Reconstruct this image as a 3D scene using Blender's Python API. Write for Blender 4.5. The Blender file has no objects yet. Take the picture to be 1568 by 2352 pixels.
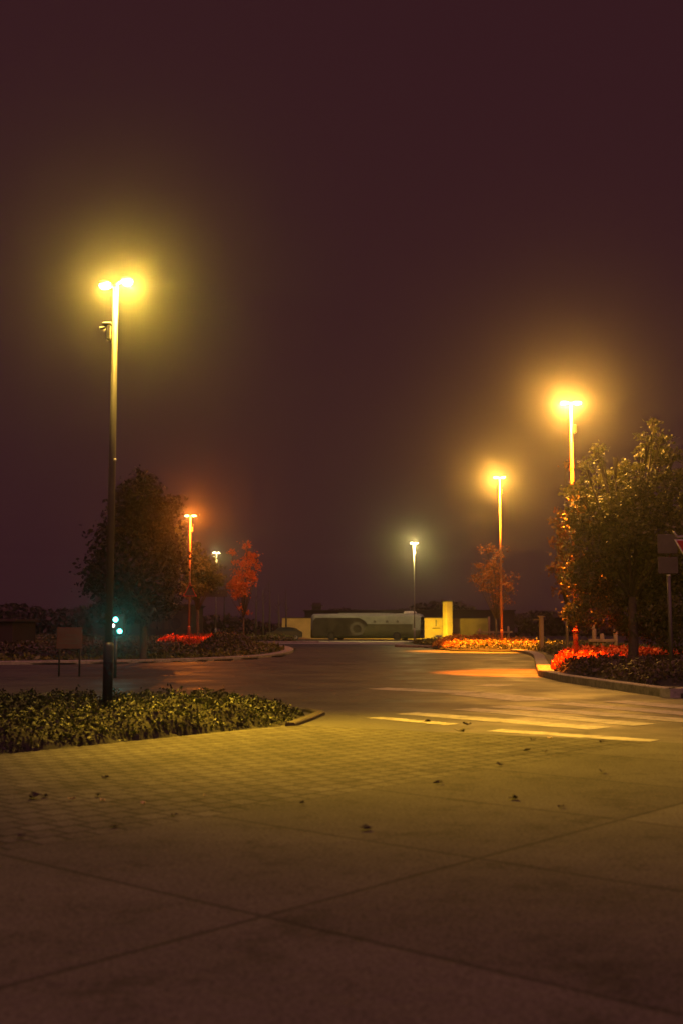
import bpy, math, random
import numpy as np
random.seed(7); rng = np.random.default_rng(7)
S = bpy.context.scene; COL = S.collection
F = 40/36*2352; H0 = 1.6; TH = math.atan(260/F)
CT, ST = math.cos(TH), math.sin(TH)

def ray(px, py):
    v = 1176-py; return (px-784, F*CT-v*ST, v*CT+F*ST)
def P(px, py, D):
    r = ray(px, py); t = D/r[1]; return (r[0]*t, D, H0+r[2]*t)
def G(px, py):
    r = ray(px, py); t = -H0/r[2]; return (r[0]*t, r[1]*t)
def X(px, D): return P(px, 1436, D)[0]
def Z(py, D): return P(784, py, D)[2]

# ------------------------------------------------------------------ materials
def nmat(name):
    m = bpy.data.materials.new(name); m.use_nodes = True
    nt = m.node_tree; nt.nodes.clear()
    out = nt.nodes.new('ShaderNodeOutputMaterial'); return m, nt, out
def ramp(nt, fac, stops):
    r = nt.nodes.new('ShaderNodeValToRGB'); e = r.color_ramp.elements
    while len(e) < len(stops): e.new(0.5)
    for el, (p, c) in zip(e, stops): el.position = p; el.color = (*c, 1) if len(c) == 3 else c
    nt.links.new(fac, r.inputs[0]); return r.outputs[0]
def noise(nt, scale, detail=4, vec=None, rough=.6):
    n = nt.nodes.new('ShaderNodeTexNoise'); n.inputs['Scale'].default_value = scale
    n.inputs['Detail'].default_value = detail; n.inputs['Roughness'].default_value = rough
    if vec is None:
        tc = nt.nodes.new('ShaderNodeTexCoord'); vec = tc.outputs['Object']
    nt.links.new(vec, n.inputs['Vector']); return n.outputs['Fac']
def mixc(nt, fac, a, b, mode='MIX'):
    m = nt.nodes.new('ShaderNodeMix'); m.data_type = 'RGBA'; m.blend_type = mode
    for k, v in ((0, fac), (6, a), (7, b)):
        if hasattr(v, 'is_linked'): nt.links.new(v, m.inputs[k])
        elif k == 0: m.inputs[k].default_value = v
        else: m.inputs[k].default_value = (*v, 1)
    return m.outputs[2]
def surf(name, c1, c2, scale=6, rough=.7, metal=0, bump=.3, bscale=None, bdist=.01):
    m, nt, out = nmat(name)
    b = nt.nodes.new('ShaderNodeBsdfPrincipled')
    nt.links.new(ramp(nt, noise(nt, scale), [(.3, c1), (.7, c2)]), b.inputs['Base Color'])
    b.inputs['Roughness'].default_value = rough; b.inputs['Metallic'].default_value = metal
    if bump:
        bp = nt.nodes.new('ShaderNodeBump'); bp.inputs['Strength'].default_value = bump; bp.inputs['Distance'].default_value = bdist
        nt.links.new(noise(nt, bscale or scale*6), bp.inputs['Height']); nt.links.new(bp.outputs[0], b.inputs['Normal'])
    nt.links.new(b.outputs[0], out.inputs[0]); return m
def leafmat(name, stops, trans=.35):
    m, nt, out = nmat(name)
    g = nt.nodes.new('ShaderNodeNewGeometry')
    n = len(stops); c = ramp(nt, g.outputs['Random Per Island'], [(i/(n-1), s) for i, s in enumerate(stops)])
    d = nt.nodes.new('ShaderNodeBsdfPrincipled'); d.inputs['Roughness'].default_value = .55
    t = nt.nodes.new('ShaderNodeBsdfTranslucent'); mx = nt.nodes.new('ShaderNodeMixShader'); mx.inputs[0].default_value = trans
    nt.links.new(c, d.inputs['Base Color']); nt.links.new(c, t.inputs['Color'])
    nt.links.new(d.outputs[0], mx.inputs[1]); nt.links.new(t.outputs[0], mx.inputs[2]); nt.links.new(mx.outputs[0], out.inputs[0])
    return m
def emit(name, col, s):
    m, nt, out = nmat(name); e = nt.nodes.new('ShaderNodeEmission')
    e.inputs[0].default_value = (*col, 1); e.inputs[1].default_value = s
    nt.links.new(e.outputs[0], out.inputs[0]); return m

M = {}
M['soil'] = surf('soil', (.03, .025, .02), (.06, .05, .035), 2)
def kerbmat():
    m = M['kerb']; nt = m.node_tree; b = [n for n in nt.nodes if n.type == 'BSDF_PRINCIPLED'][0]
    src = b.inputs['Base Color'].links[0].from_socket
    d = ramp(nt, noise(nt, 5, 7, rough=.8), [(.36, (.45,)*3), (.55, (1,)*3)])
    nt.links.new(mixc(nt, 1, src, d, 'MULTIPLY'), b.inputs['Base Color'])
M['twigs'] = surf('dark_twigs', (.012, .012, .007), (.035, .03, .016), 14, .95, 0, .9)
M['kerb'] = surf('kerb_concrete', (.24, .22, .17), (.36, .33, .26), 1.7, .8)
M['steel'] = surf('galvanised_steel', (.24, .23, .21), (.34, .32, .28), 3, .5, .3, .1)
M['olive_paint'] = surf('dull_olive_paint', (.07, .065, .05), (.1, .092, .07), 4, .6, 0, .1)
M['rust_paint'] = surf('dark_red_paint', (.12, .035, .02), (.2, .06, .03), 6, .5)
M['dark'] = surf('dark_paint', (.02, .02, .02), (.035, .03, .03), 5, .5)
M['bark'] = surf('bark', (.05, .035, .025), (.11, .08, .055), 9, .9, 0, .8)
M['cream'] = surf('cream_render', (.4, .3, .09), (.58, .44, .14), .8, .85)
M['cream_dim'] = surf('dim_lit_cream_render', (.1, .07, .025), (.2, .15, .05), .8, .85)  # weaker light on the right wall section painted as a darker cream
M['leaf_vivid'] = leafmat('vivid_orange_leaves', [(.6, .2, .03), (.7, .16, .02), (.5, .12, .02)], .4)
M['facade'] = surf('dark_facade', (.03, .018, .015), (.045, .027, .02), .5, .8)
M['facade_pale'] = surf('pale_facade', (.06, .045, .028), (.1, .08, .045), .7, .8)
M['timber'] = surf('weathered_timber', (.2, .14, .08), (.34, .25, .15), 5, .85)
M['bus_body'] = surf('bus_lacquer', (.2, .23, .19), (.29, .32, .26), 1.5, .35, 0, 0)
M['bus_low'] = surf('bus_lower_lacquer', (.07, .075, .045), (.12, .12, .065), 1.1, .45, 0, 0)
M['bus_dark'] = surf('bus_dark_tone', (.03, .028, .018), (.075, .068, .045), 1.3, .4, 0, 0)
M['mark'] = surf('mark_grey', (.09, .09, .07), (.14, .13, .09), 3, .6, 0, 0)
M['rubber'] = surf('rubber', (.015, .015, .015), (.025, .025, .025), 4, .8)
M['glass'] = surf('dark_glass', (.02, .025, .03), (.03, .035, .04), 2, .08, 0, 0)
M['car'] = surf('car_lacquer', (.02, .02, .02), (.03, .03, .028), 3, .3, 0, 0)
M['signred'] = surf('sign_red', (.42, .02, .015), (.5, .03, .02), 4, .4, 0, 0)
M['signwhite'] = surf('sign_white', (.6, .58, .5), (.75, .72, .62), 4, .4, 0, 0)
M['signgrey'] = surf('sign_back', (.07, .06, .04), (.1, .085, .06), 4, .6, 0, 0)
M['signbrown'] = surf('sign_brown', (.08, .03, .018), (.11, .045, .025), 2, .6, 0, 0)
M['leaf_green'] = leafmat('green_leaves', [(.05, .06, .012), (.1, .1, .02), (.19, .17, .035), (.06, .07, .012)], .2)
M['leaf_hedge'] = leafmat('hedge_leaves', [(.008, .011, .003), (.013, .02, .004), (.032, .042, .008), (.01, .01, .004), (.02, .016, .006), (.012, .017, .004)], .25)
M['leaf_dark'] = leafmat('dark_leaves', [(.045, .035, .018), (.075, .055, .025), (.1, .07, .03)], .15)
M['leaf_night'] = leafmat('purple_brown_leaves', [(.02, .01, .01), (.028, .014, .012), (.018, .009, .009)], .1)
M['leaf_orange'] = leafmat('orange_leaves', [(.16, .08, .015), (.24, .11, .02), (.26, .06, .012), (.12, .09, .02)], .4)
M['pole_red_lit'] = surf('red_lit_pole_tone', (.3, .17, .08), (.42, .24, .11), 4, .5, 0, .1)  # red hue of the lamplight put into the pole colour
M['leaf_red_lit'] = leafmat('red_lamplit_leaves', [(.45, .03, .006), (.6, .09, .012), (.4, .02, .005), (.6, .16, .02)], .25)  # red light under the lamps painted into the bed leaves
M['leaf_yellow_lit'] = leafmat('yellow_lamplit_leaves', [(.5, .2, .02), (.6, .3, .03), (.5, .12, .015), (.4, .25, .04)], .25)  # yellow-orange lamplight painted into the leaves of this bed
M['leaf_brown'] = leafmat('brown_leaves', [(.28, .11, .03), (.4, .16, .04), (.34, .12, .03), (.2, .1, .03)], .35)
M['litter_dark'] = surf('dry_dark_leaf', (.02, .012, .01), (.04, .025, .015), 30, .8)
M['litter_pale'] = surf('dry_pale_leaf', (.4, .3, .12), (.55, .4, .16), 30, .8)

kerbmat()
def asphalt():
    m, nt, out = nmat('asphalt'); b = nt.nodes.new('ShaderNodeBsdfPrincipled')
    a = ramp(nt, noise(nt, .35, 5), [(.3, (.045, .043, .036)), (.7, (.08, .076, .06))])
    g = ramp(nt, noise(nt, 60, 2), [(.35, (.55, .55, .55)), (.65, (1.3, 1.3, 1.3))])
    c = mixc(nt, 1, a, g, 'MULTIPLY')
    # repaired cracks
    v = nt.nodes.new('ShaderNodeTexVoronoi'); v.feature = 'DISTANCE_TO_EDGE'; v.inputs['Scale'].default_value = .22
    tc = nt.nodes.new('ShaderNodeTexCoord'); nt.links.new(tc.outputs['Object'], v.inputs['Vector'])
    cr = ramp(nt, v.outputs['Distance'], [(0, (.35, .35, .35)), (.012, (1, 1, 1))])
    nt.links.new(mixc(nt, .6, c, cr, 'MULTIPLY'), b.inputs['Base Color'])
    nt.links.new(ramp(nt, noise(nt, .5, 3), [(.35, (.42,)*3), (.65, (.7,)*3)]), b.inputs['Roughness'])
    bp = nt.nodes.new('ShaderNodeBump'); bp.inputs['Strength'].default_value = .5; bp.inputs['Distance'].default_value = .008
    nt.links.new(noise(nt, 45, 3), bp.inputs['Height']); nt.links.new(bp.outputs[0], b.inputs['Normal'])
    nt.links.new(b.outputs[0], out.inputs[0]); return m
M['asphalt'] = asphalt()
def paint():
    m, nt, out = nmat('worn_road_paint'); b = nt.nodes.new('ShaderNodeBsdfPrincipled')
    w = ramp(nt, noise(nt, 3.2, 8, rough=.75), [(.38, (.16, .15, .1)), (.54, (.47, .44, .32))])
    g = ramp(nt, noise(nt, 40, 3), [(.3, (.6,)*3), (.6, (1,)*3)])
    nt.links.new(mixc(nt, 1, w, g, 'MULTIPLY'), b.inputs['Base Color']); b.inputs['Roughness'].default_value = .6
    nt.links.new(b.outputs[0], out.inputs[0]); return m
M['paint'] = paint()
def paving():
    m, nt, out = nmat('concrete_paving'); b = nt.nodes.new('ShaderNodeBsdfPrincipled')
    uv = nt.nodes.new('ShaderNodeUVMap'); uv.uv_map = 'UVMap'
    sep = nt.nodes.new('ShaderNodeSeparateXYZ'); nt.links.new(uv.outputs[0], sep.inputs[0])
    def brick(bw, rh, mort, off, sm=.1):
        k = nt.nodes.new('ShaderNodeTexBrick'); nt.links.new(uv.outputs[0], k.inputs['Vector'])
        k.offset = off; k.inputs['Scale'].default_value = 1; k.inputs['Brick Width'].default_value = bw
        k.inputs['Row Height'].default_value = rh; k.inputs['Mortar Size'].default_value = mort; k.inputs['Mortar Smooth'].default_value = sm
        k.inputs['Color1'].default_value = (.82,)*3+(1,); k.inputs['Color2'].default_value = (1.15,)*3+(1,); k.inputs['Mortar'].default_value = (.35,)*3+(1,)
        return k
    slab = brick(2.04, 2.65, .022, 0); small = brick(.26, .26, .03, .5, .9); small.inputs['Mortar'].default_value = (.38, .38, .38, 1); slab.inputs['Mortar'].default_value = (.5, .5, .5, 1)
    sel = nt.nodes.new('ShaderNodeMath'); sel.operation = 'GREATER_THAN'; sel.inputs[1].default_value = 2.65
    nt.links.new(sep.outputs['Y'], sel.inputs[0])
    br = mixc(nt, sel.outputs[0], slab.outputs['Color'], small.outputs['Color'])
    a = ramp(nt, noise(nt, .55, 6), [(.3, (.078, .074, .058)), (.7, (.115, .108, .082))])
    g = ramp(nt, noise(nt, 38, 5, rough=.75), [(.36, (.55,)*3), (.6, (1.25,)*3)])
    st = ramp(nt, noise(nt, 1.4, 8, rough=.8), [(.36, (.62,)*3), (.47, (1,)*3), (.6, (1.08,)*3)])
    c = mixc(nt, 1, mixc(nt, 1, mixc(nt, 1, a, st, 'MULTIPLY'), br, 'MULTIPLY'), g, 'MULTIPLY')
    nt.links.new(c, b.inputs['Base Color']); b.inputs['Roughness'].default_value = .95; b.inputs['Specular IOR Level'].default_value = .12
    hf = mixc(nt, sel.outputs[0], slab.outputs['Fac'], small.outputs['Fac'])
    inv = nt.nodes.new('ShaderNodeMath'); inv.operation = 'SUBTRACT'; inv.inputs[0].default_value = 1; nt.links.new(hf, inv.inputs[1])
    bp = nt.nodes.new('ShaderNodeBump'); bp.inputs['Strength'].default_value = .5; bp.inputs['Distance'].default_value = .012
    nt.links.new(inv.outputs[0], bp.inputs['Height'])
    b2 = nt.nodes.new('ShaderNodeBump'); b2.inputs['Strength'].default_value = .5; b2.inputs['Distance'].default_value = .03
    nt.links.new(noise(nt, 5, 5), b2.inputs['Height']); nt.links.new(bp.outputs[0], b2.inputs['Normal']); nt.links.new(b2.outputs[0], b.inputs['Normal'])
    nt.links.new(b.outputs[0], out.inputs[0]); return m
M['paving'] = paving()

# ------------------------------------------------------------------ mesh builder
class MB:
    def __init__(s): s.v = []; s.f = []; s.m = []; s.mi = 0
    def add(s, vs, fs):
        o = len(s.v); s.v += [tuple(map(float, v)) for v in vs]; s.f += [tuple(i+o for i in f) for f in fs]; s.m += [s.mi]*len(fs); return s
    def box(s, c, d, rz=0, bev=0):
        x, y, z = d[0]/2, d[1]/2, d[2]/2; b = bev; vs = []; 
        if b:
            prof = [(-z, b), (-z+b, 0), (z-b, 0), (z, b)]
            for zz, ins in prof:
                for sx, sy in ((-1, -1), (1, -1), (1, 1), (-1, 1)):
                    # chamfered corner: two points
                    ax, ay = sx*(x-ins), sy*(y-ins)
                    p1 = (ax, ay-sy*b); p2 = (ax-sx*b, ay)
                    vs += [(p1[0], p1[1], zz), (p2[0], p2[1], zz)] if sx*sy > 0 else [(p2[0], p2[1], zz), (p1[0], p1[1], zz)]
            fs = []
            for k in range(3):
                for i in range(8): j = (i+1) % 8; fs.append((k*8+i, k*8+j, k*8+8+j, k*8+8+i))
            fs += [tuple(range(7, -1, -1)), tuple(range(24, 32))]
        else:
            vs = [(sx*x, sy*y, sz*z) for sz in (-1, 1) for sx, sy in ((-1, -1), (1, -1), (1, 1), (-1, 1))]
            fs = [(3, 2, 1, 0), (4, 5, 6, 7)]+[(i, (i+1) % 4, 4+(i+1) % 4, 4+i) for i in range(4)]
        cr, sr = math.cos(rz), math.sin(rz)
        return s.add([(c[0]+a*cr-q*sr, c[1]+a*sr+q*cr, c[2]+w) for a, q, w in vs], fs)
    def tube(s, pts, rads, n=10, cap=True):
        vs = []; fs = []; N = len(pts)
        for i, p in enumerate(pts):
            a = pts[max(i-1, 0)]; b = pts[min(i+1, N-1)]
            t = np.array(b, float)-np.array(a, float); t /= np.linalg.norm(t)
            u = np.cross(t, (0, 1, 0) if abs(t[1]) < .9 else (1, 0, 0)); u /= np.linalg.norm(u); w = np.cross(t, u)
            for k in range(n):
                an = 2*math.pi*k/n; q = np.array(p)+rads[i]*(math.cos(an)*u+math.sin(an)*w); vs.append(tuple(q))
        for i in range(N-1):
            for k in range(n): j = (k+1) % n; fs.append((i*n+k, i*n+j, (i+1)*n+j, (i+1)*n+k))
        if cap: fs += [tuple(range(n-1, -1, -1)), tuple((N-1)*n+k for k in range(n))]
        return s.add(vs, fs)
    def ell(s, c, r, n=14, m=8, rx=0):
        vs = []; fs = []
        for i in range(m+1):
            ph = math.pi*i/m
            for k in range(n):
                th = 2*math.pi*k/n; vs.append((c[0]+r[0]*math.sin(ph)*math.cos(th), c[1]+r[1]*math.sin(ph)*math.sin(th), c[2]+r[2]*math.cos(ph)+rx*math.sin(ph)*math.cos(th)))
        for i in range(m):
            for k in range(n): j = (k+1) % n; fs.append((i*n+k, (i+1)*n+k, (i+1)*n+j, i*n+j))
        return s.add(vs, fs)
    def prism(s, poly, z0, z1):
        n = len(poly); vs = [(x, y, z0) for x, y in poly]+[(x, y, z1) for x, y in poly]
        fs = [tuple(range(n-1, -1, -1)), tuple(range(n, 2*n))]+[(i, (i+1) % n, n+(i+1) % n, n+i) for i in range(n)]
        return s.add(vs, fs)
    def plate(s, prof, y0, y1):      # outline in x,z; thickness along y
        n = len(prof); vs = [(x, y0, z) for x, z in prof]+[(x, y1, z) for x, z in prof]
        fs = [tuple(range(n)), tuple(range(2*n-1, n-1, -1))]+[(i, n+i, n+(i+1) % n, (i+1) % n) for i in range(n)]
        return s.add(vs, fs)
    def build(s, name, mats, parent=None, smooth=False):
        me = bpy.data.meshes.new(name); me.from_pydata(s.v, [], s.f)
        if not isinstance(mats, (list, tuple)): mats = [mats]
        for m in mats: me.materials.append(m)
        me.polygons.foreach_set('material_index', s.m)
        if smooth: me.polygons.foreach_set('use_smooth', [True]*len(s.f))
        me.update(); o = bpy.data.objects.new(name, me); COL.objects.link(o)
        if parent: o.parent = parent
        return o
def tag(o, label=None, cat=None, group=None, kind=None):
    if label: o['label'] = label
    if cat: o['category'] = cat
    if group: o['group'] = group
    if kind: o['kind'] = kind
    return o
def empty(name, loc, rz=0, **k):
    o = bpy.data.objects.new(name, None); COL.objects.link(o); o.location = loc; o.rotation_euler.z = rz; o.empty_display_size = .2
    return tag(o, **k)
def copy_tree(o, parent=None):
    c = o.copy(); COL.objects.link(c); c.parent = parent
    for ch in o.children: copy_tree(ch, c)
    return c
def struct(name, mb, mat): return tag(mb.build(name, mat), kind='structure')

# ------------------------------------------------------------------ leaves
def leaf_quads(pts, size, up=.3):
    """many small leaf-shaped faces (bent rhombs) at pts"""
    n = len(pts); pts = np.asarray(pts, float)
    d = rng.normal(size=(n, 3)); d /= np.linalg.norm(d, axis=1)[:, None]
    w = rng.normal(size=(n, 3)); w[:, 2] += up*3; 
    w = np.cross(d, w); w /= np.linalg.norm(w, axis=1)[:, None]
    sz = size*(.6+.8*rng.random(n))[:, None]
    nn = np.cross(d, w)
    a = pts-d*sz*.5; b = pts+w*sz*.32+nn*sz*.06; c = pts+d*sz*.5; e = pts-w*sz*.32+nn*sz*.06
    return np.stack([a, b, c, e], 1).reshape(-1, 3)
def add_leaves(mb, pts, size, up=.3):
    if len(pts) == 0: return
    v = leaf_quads(pts, size, up); o = len(mb.v)
    mb.v += [tuple(r) for r in v.tolist()]
    k = len(pts); mb.f += [(o+4*i, o+4*i+1, o+4*i+2, o+4*i+3) for i in range(k)]; mb.m += [mb.mi]*k
def inpoly(x, y, poly):
    c = np.zeros(x.shape, bool); n = len(poly)
    for i in range(n):
        x1, y1 = poly[i]; x2, y2 = poly[(i+1) % n]
        if y1 == y2: continue
        k = ((y1 > y) != (y2 > y)) & (x < (x2-x1)*(y-y1)/(y2-y1)+x1); c ^= k
    return c
def pdist(x, y, poly):
    d = np.full(x.shape, 1e9); n = len(poly)
    for i in range(n):
        a = np.array(poly[i]); b = np.array(poly[(i+1) % n]); ab = b-a; L = (ab**2).sum()
        t = np.clip(((x-a[0])*ab[0]+(y-a[1])*ab[1])/L, 0, 1)
        d = np.minimum(d, np.hypot(x-a[0]-t*ab[0], y-a[1]-t*ab[1]))
    return d
_ph = rng.random((14, 3))*6.28; _k = rng.normal(size=(14, 2))
def bumps(x, y, sc):
    r = 0
    for i in range(14): r = r+np.sin((_k[i, 0]*x+_k[i, 1]*y)*sc*(1+i*.22)+_ph[i, 0])/(1+i*.25)
    return r/4.2
def bed(name, poly, hf, dens, leaf, mats, step=.25, edge=.25, z0=0.0, lump=.12, lsc=2.2, gap=None, parent=None, up=.3):
    """planted bed: a rounded inner mass of twigs and thousands of leaves over it"""
    xs = [p[0] for p in poly]; ys = [p[1] for p in poly]
    def hh(x, y):
        d = pdist(x, y, poly); ins = inpoly(x, y, poly)
        e = np.clip(d/edge, 0, 1)**.5*ins
        h = hf(x, y)*e*(1+lump*2*bumps(x, y, lsc)+.5*lump*bumps(x+9, y, lsc*3.1))
        if gap: h = h*gap(x, y)
        return h
    mb = MB(); gx = np.arange(min(xs), max(xs)+step, step); gy = np.arange(min(ys), max(ys)+step, step)
    A, B = np.meshgrid(gx, gy); Hh = hh(A, B)*.82; n1, n2 = A.shape
    ids = -np.ones(A.shape, int); fs = []; vs = []
    def vid(i, j):
        if ids[i, j] < 0: ids[i, j] = len(vs); vs.append((A[i, j], B[i, j], z0+Hh[i, j]-.004))
        return int(ids[i, j])
    for i in range(n1-1):
        for j in range(n2-1):
            if max(Hh[i, j], Hh[i+1, j], Hh[i, j+1], Hh[i+1, j+1]) > .01: fs.append((vid(i, j), vid(i, j+1), vid(i+1, j+1), vid(i+1, j)))
    mb.mi = 1; mb.add(vs, fs); mb.mi = 0
    area = (max(xs)-min(xs))*(max(ys)-min(ys)); n = int(area*dens)
    x = rng.uniform(min(xs), max(xs), n); y = rng.uniform(min(ys), max(ys), n); k = inpoly(x, y, poly); x, y = x[k], y[k]
    h = hh(x, y); k = h > .02; x, y, h = x[k], y[k], h[k]
    z = z0+h*(1-.35*rng.random(len(x))**2)+rng.normal(size=len(x))*leaf*.5
    z = np.maximum(z, z0+.02)
    add_leaves(mb, np.stack([x, y, z], 1), leaf, up)
    # side skirt leaves
    return mb.build(name, [mats, M['twigs']], parent)

def tree(name, label, base, blobs, n_cl, leaf, mats, per=16, crad=.28, trunk_r=.12, group=None, z_fork=None, tips=(), split=None, cat='tree', nb=14):
    t = empty(name, base, label=label, cat=cat, group=group)
    b0 = np.array(base, float)
    bl = [(np.array(c, float)-b0, r) for c, r in blobs]
    w = np.array([r**2.4 for _, r in bl]); w /= w.sum()
    top = max(c[2] for c, r in bl); zf = z_fork or top*.3
    mb = MB()
    cen = sum(c*r for c, r in bl)/sum(r for _, r in bl)
    fork = np.array([cen[0]*.12, cen[1]*.12, zf])
    mb.tube([(0, 0, -.05), (0.01, 0, .15), tuple(fork*.5+[.02, 0, 0]), tuple(fork)], [trunk_r*1.5, trunk_r*1.1, trunk_r, trunk_r*.8], 9)
    cls = []
    for i in range(n_cl):
        c, r = bl[rng.choice(len(bl), p=w)]
        d = rng.normal(size=3); d /= np.linalg.norm(d); cls.append(c+d*r*(rng.random()**.4))
    for c, r in bl[:nb]:
        m_ = fork+(c-fork)*.5+rng.normal(size=3)*.1; m_[2] += .12*r
        mb.tube([tuple(fork-[0, 0, .05]), tuple(m_), tuple(c)], [trunk_r*.5, trunk_r*.3, trunk_r*.1], 6)
        for q in range(5):
            d = rng.normal(size=3); d /= np.linalg.norm(d); e = c+d*r*.9
            mb.tube([tuple(m_*.35+c*.65), tuple(c*.5+e*.5+[0, 0, .05]), tuple(e)], [trunk_r*.14, trunk_r*.09, trunk_r*.04], 4)
    mb.build('trunk', M['bark'], t, True)
    if not isinstance(mats, (list, tuple)): mats = [mats]
    lm = MB()
    for c in cls:
        lm.mi = split(c+b0) if split else 0
        k = int(per*(.5+rng.random())); s = crad*(.5+.9*rng.random())
        pts = c+rng.normal(size=(k, 3))*s*.6*np.array([1, 1, .7]); add_leaves(lm, pts, leaf, .2)
    lm.build('crown', mats, t)
    return t

# ------------------------------------------------------------------ camera, sky, haze
cam = bpy.data.cameras.new('camera'); co = bpy.data.objects.new('camera', cam); COL.objects.link(co)
co.location = (0, 0, H0); co.rotation_euler = (math.pi/2+TH, 0, 0)
cam.sensor_fit = 'VERTICAL'; cam.sensor_height = 36; cam.sensor_width = 24; cam.lens = 40; cam.clip_end = 3000; cam.clip_start = .05
cam.dof.use_dof = True; cam.dof.focus_distance = 60; cam.dof.aperture_fstop = 1.7
S.camera = co
S.view_settings.view_transform = 'Standard'; S.view_settings.look = 'None'; S.view_settings.exposure = 0; S.view_settings.gamma = 1
W = bpy.data.worlds.new('World'); S.world = W; W.use_nodes = True
SKY = (.033, .0099, .0132)
bg = W.node_tree.nodes['Background']; bg.inputs[0].default_value = (*SKY, 1); bg.inputs[1].default_value = 1
HAZE = .0013; GA = .961
m, nt, out = nmat('haze_air'); pv = nt.nodes.new('ShaderNodeVolumePrincipled')
pv.inputs['Color'].default_value = (.95, .95, .95, 1); pv.inputs['Density'].default_value = HAZE; pv.inputs['Anisotropy'].default_value = GA
nt.links.new(pv.outputs[0], out.inputs['Volume'])
hz = MB().box((0, 75, 5.75), (190, 210, 13.5)).build('haze', m); tag(hz, kind='stuff')
try: S.cycles.volume_bounces = 0; S.cycles.max_bounces = 4
except Exception: pass

sun = bpy.data.lights.new('night_glow', 'SUN'); so = bpy.data.objects.new('night_glow', sun); COL.objects.link(so)
sun.energy = .88; sun.angle = math.radians(60); sun.color = (1, .3, .5); so.rotation_euler = (math.radians(28), math.radians(8), 0)

# ------------------------------------------------------------------ ground sheets
struct('ground', MB().add([(-400, -60, -.03), (400, -60, -.03), (400, 900, -.03), (-400, 900, -.03)], [(0, 1, 2, 3)]), M['soil'])
def sheet(name, poly, z, mat):
    n = len(poly); return struct(name, MB().add([(x, y, z) for x, y in poly], [tuple(range(n))]), mat)
sheet('road', [(-70, 12), (40, 12), (40, 112), (-70, 112)], -.004, M['asphalt'])
# pavement in front: u axis along the slab joints
U = np.array([.657, .754]); V = np.array([-.754, .657]); O = np.array([-.42, 6.35])
pave = [(-14, -4), (16, -4), (16, 13.9), G(1568, 1712), G(1100, 1690), G(800, 1676), G(700, 1671), G(620, 1674), (-4.2, 14.0), (-10.5, 5.6), (-14, 1)]
mb = MB(); n = len(pave); mb.prism(pave, -.2, .03)
pv_o = struct('pavement', mb, M['paving'])
me = pv_o.data; uvl = me.uv_layers.new(name='UVMap')
for lp in me.loops:
    p = np.array(me.vertices[lp.vertex_index].co[:2])-O; uvl.data[lp.index].uv = (float(p@U), float(p@V)+.0)
# V axis measured so that y<2.65 are the large slabs: strips run along U, so swap when needed
def strip(pts, w0, w1):
    """closed outline around a polyline, offset w0 left and w1 right"""
    L = []; R = []
    pts = [np.array(p, float) for p in pts]
    for i, p in enumerate(pts):
        a = pts[max(i-1, 0)]; b = pts[min(i+1, len(pts)-1)]; t = (b-a)/np.linalg.norm(b-a); nn = np.array([-t[1], t[0]])
        L.append(p+nn*w0); R.append(p-nn*w1)
    return L, R
def smooth(pts, k=3):
    pts = [np.array(p, float) for p in pts]
    for _ in range(k):
        q = [pts[0]]
        for a, b in zip(pts[:-1], pts[1:]): q += [a*.75+b*.25, a*.25+b*.75]
        q.append(pts[-1]); pts = q
    return pts
def kerb(name, pts, w, h, z0=-.05, bev=.02, seam=True):
    L, R = strip(pts, 0, w); mb = MB(); n = len(L); vs = []; fs = []
    for l, r in zip(L, R):
        d = (r-l)/abs(w)
        for q, z in ((l, z0), (l, h-bev), (l+d*bev, h), (r-d*bev, h), (r, h-bev), (r, z0)): vs.append((q[0], q[1], z))
    for i in range(n-1):
        for k in range(5): fs.append((i*6+k, (i+1)*6+k, (i+1)*6+k+1, i*6+k+1))
    fs += [tuple(range(6)), tuple((n-1)*6+k for k in range(5, -1, -1))]
    mb.add(vs, fs); return struct(name, mb, M['kerb'])
# kerb of the right hand bed (road side points, walking towards the camera)
RK = smooth([G(905, 1486), G(1010, 1489), G(1120, 1493), G(1195, 1499), G(1225, 1508), G(1227, 1528), G(1236, 1553)], 2)
RK2 = [RK[-1]]+[np.array(G(*p)) for p in ((1290, 1566), (1400, 1583), (1538, 1603))]
kerb('kerb', [tuple(p) for p in RK], -.5, .16)
kerb('kerb', [tuple(p) for p in RK2], -.3, .2)
kc = RK2[-1]; kerb('kerb', [tuple(kc+np.array([.02, 0])), (kc[0]+6, kc[1]+4.2)], -.3, .2)
# island left of the road
IS = smooth([(-26, 44.5), (-15, 46.5), G(370, 1521), G(520, 1515), G(610, 1509), G(662, 1497), G(640, 1486), G(560, 1480), (-14, 100), (-40, 100)], 2)
kerb('kerb', [tuple(p) for p in IS], .55, .14)
# far pavement in front of the bus, lawn verge behind
sheet('far_path', [(-9, 98), (7.0, 93), (5.4, 104), (9, 116), (-12, 116)], .02, M['kerb'])
kerb('kerb', [(-30, 106), (-9.5, 104), (-2, 104)], .3, .16)
# hedge bed edging stone
tag(kerb('kerb', [G(655, 1668), G(700, 1652), G(726, 1641), G(700, 1634), G(640, 1632)], .16, .06)).data.materials[0] = M['soil']

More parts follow.
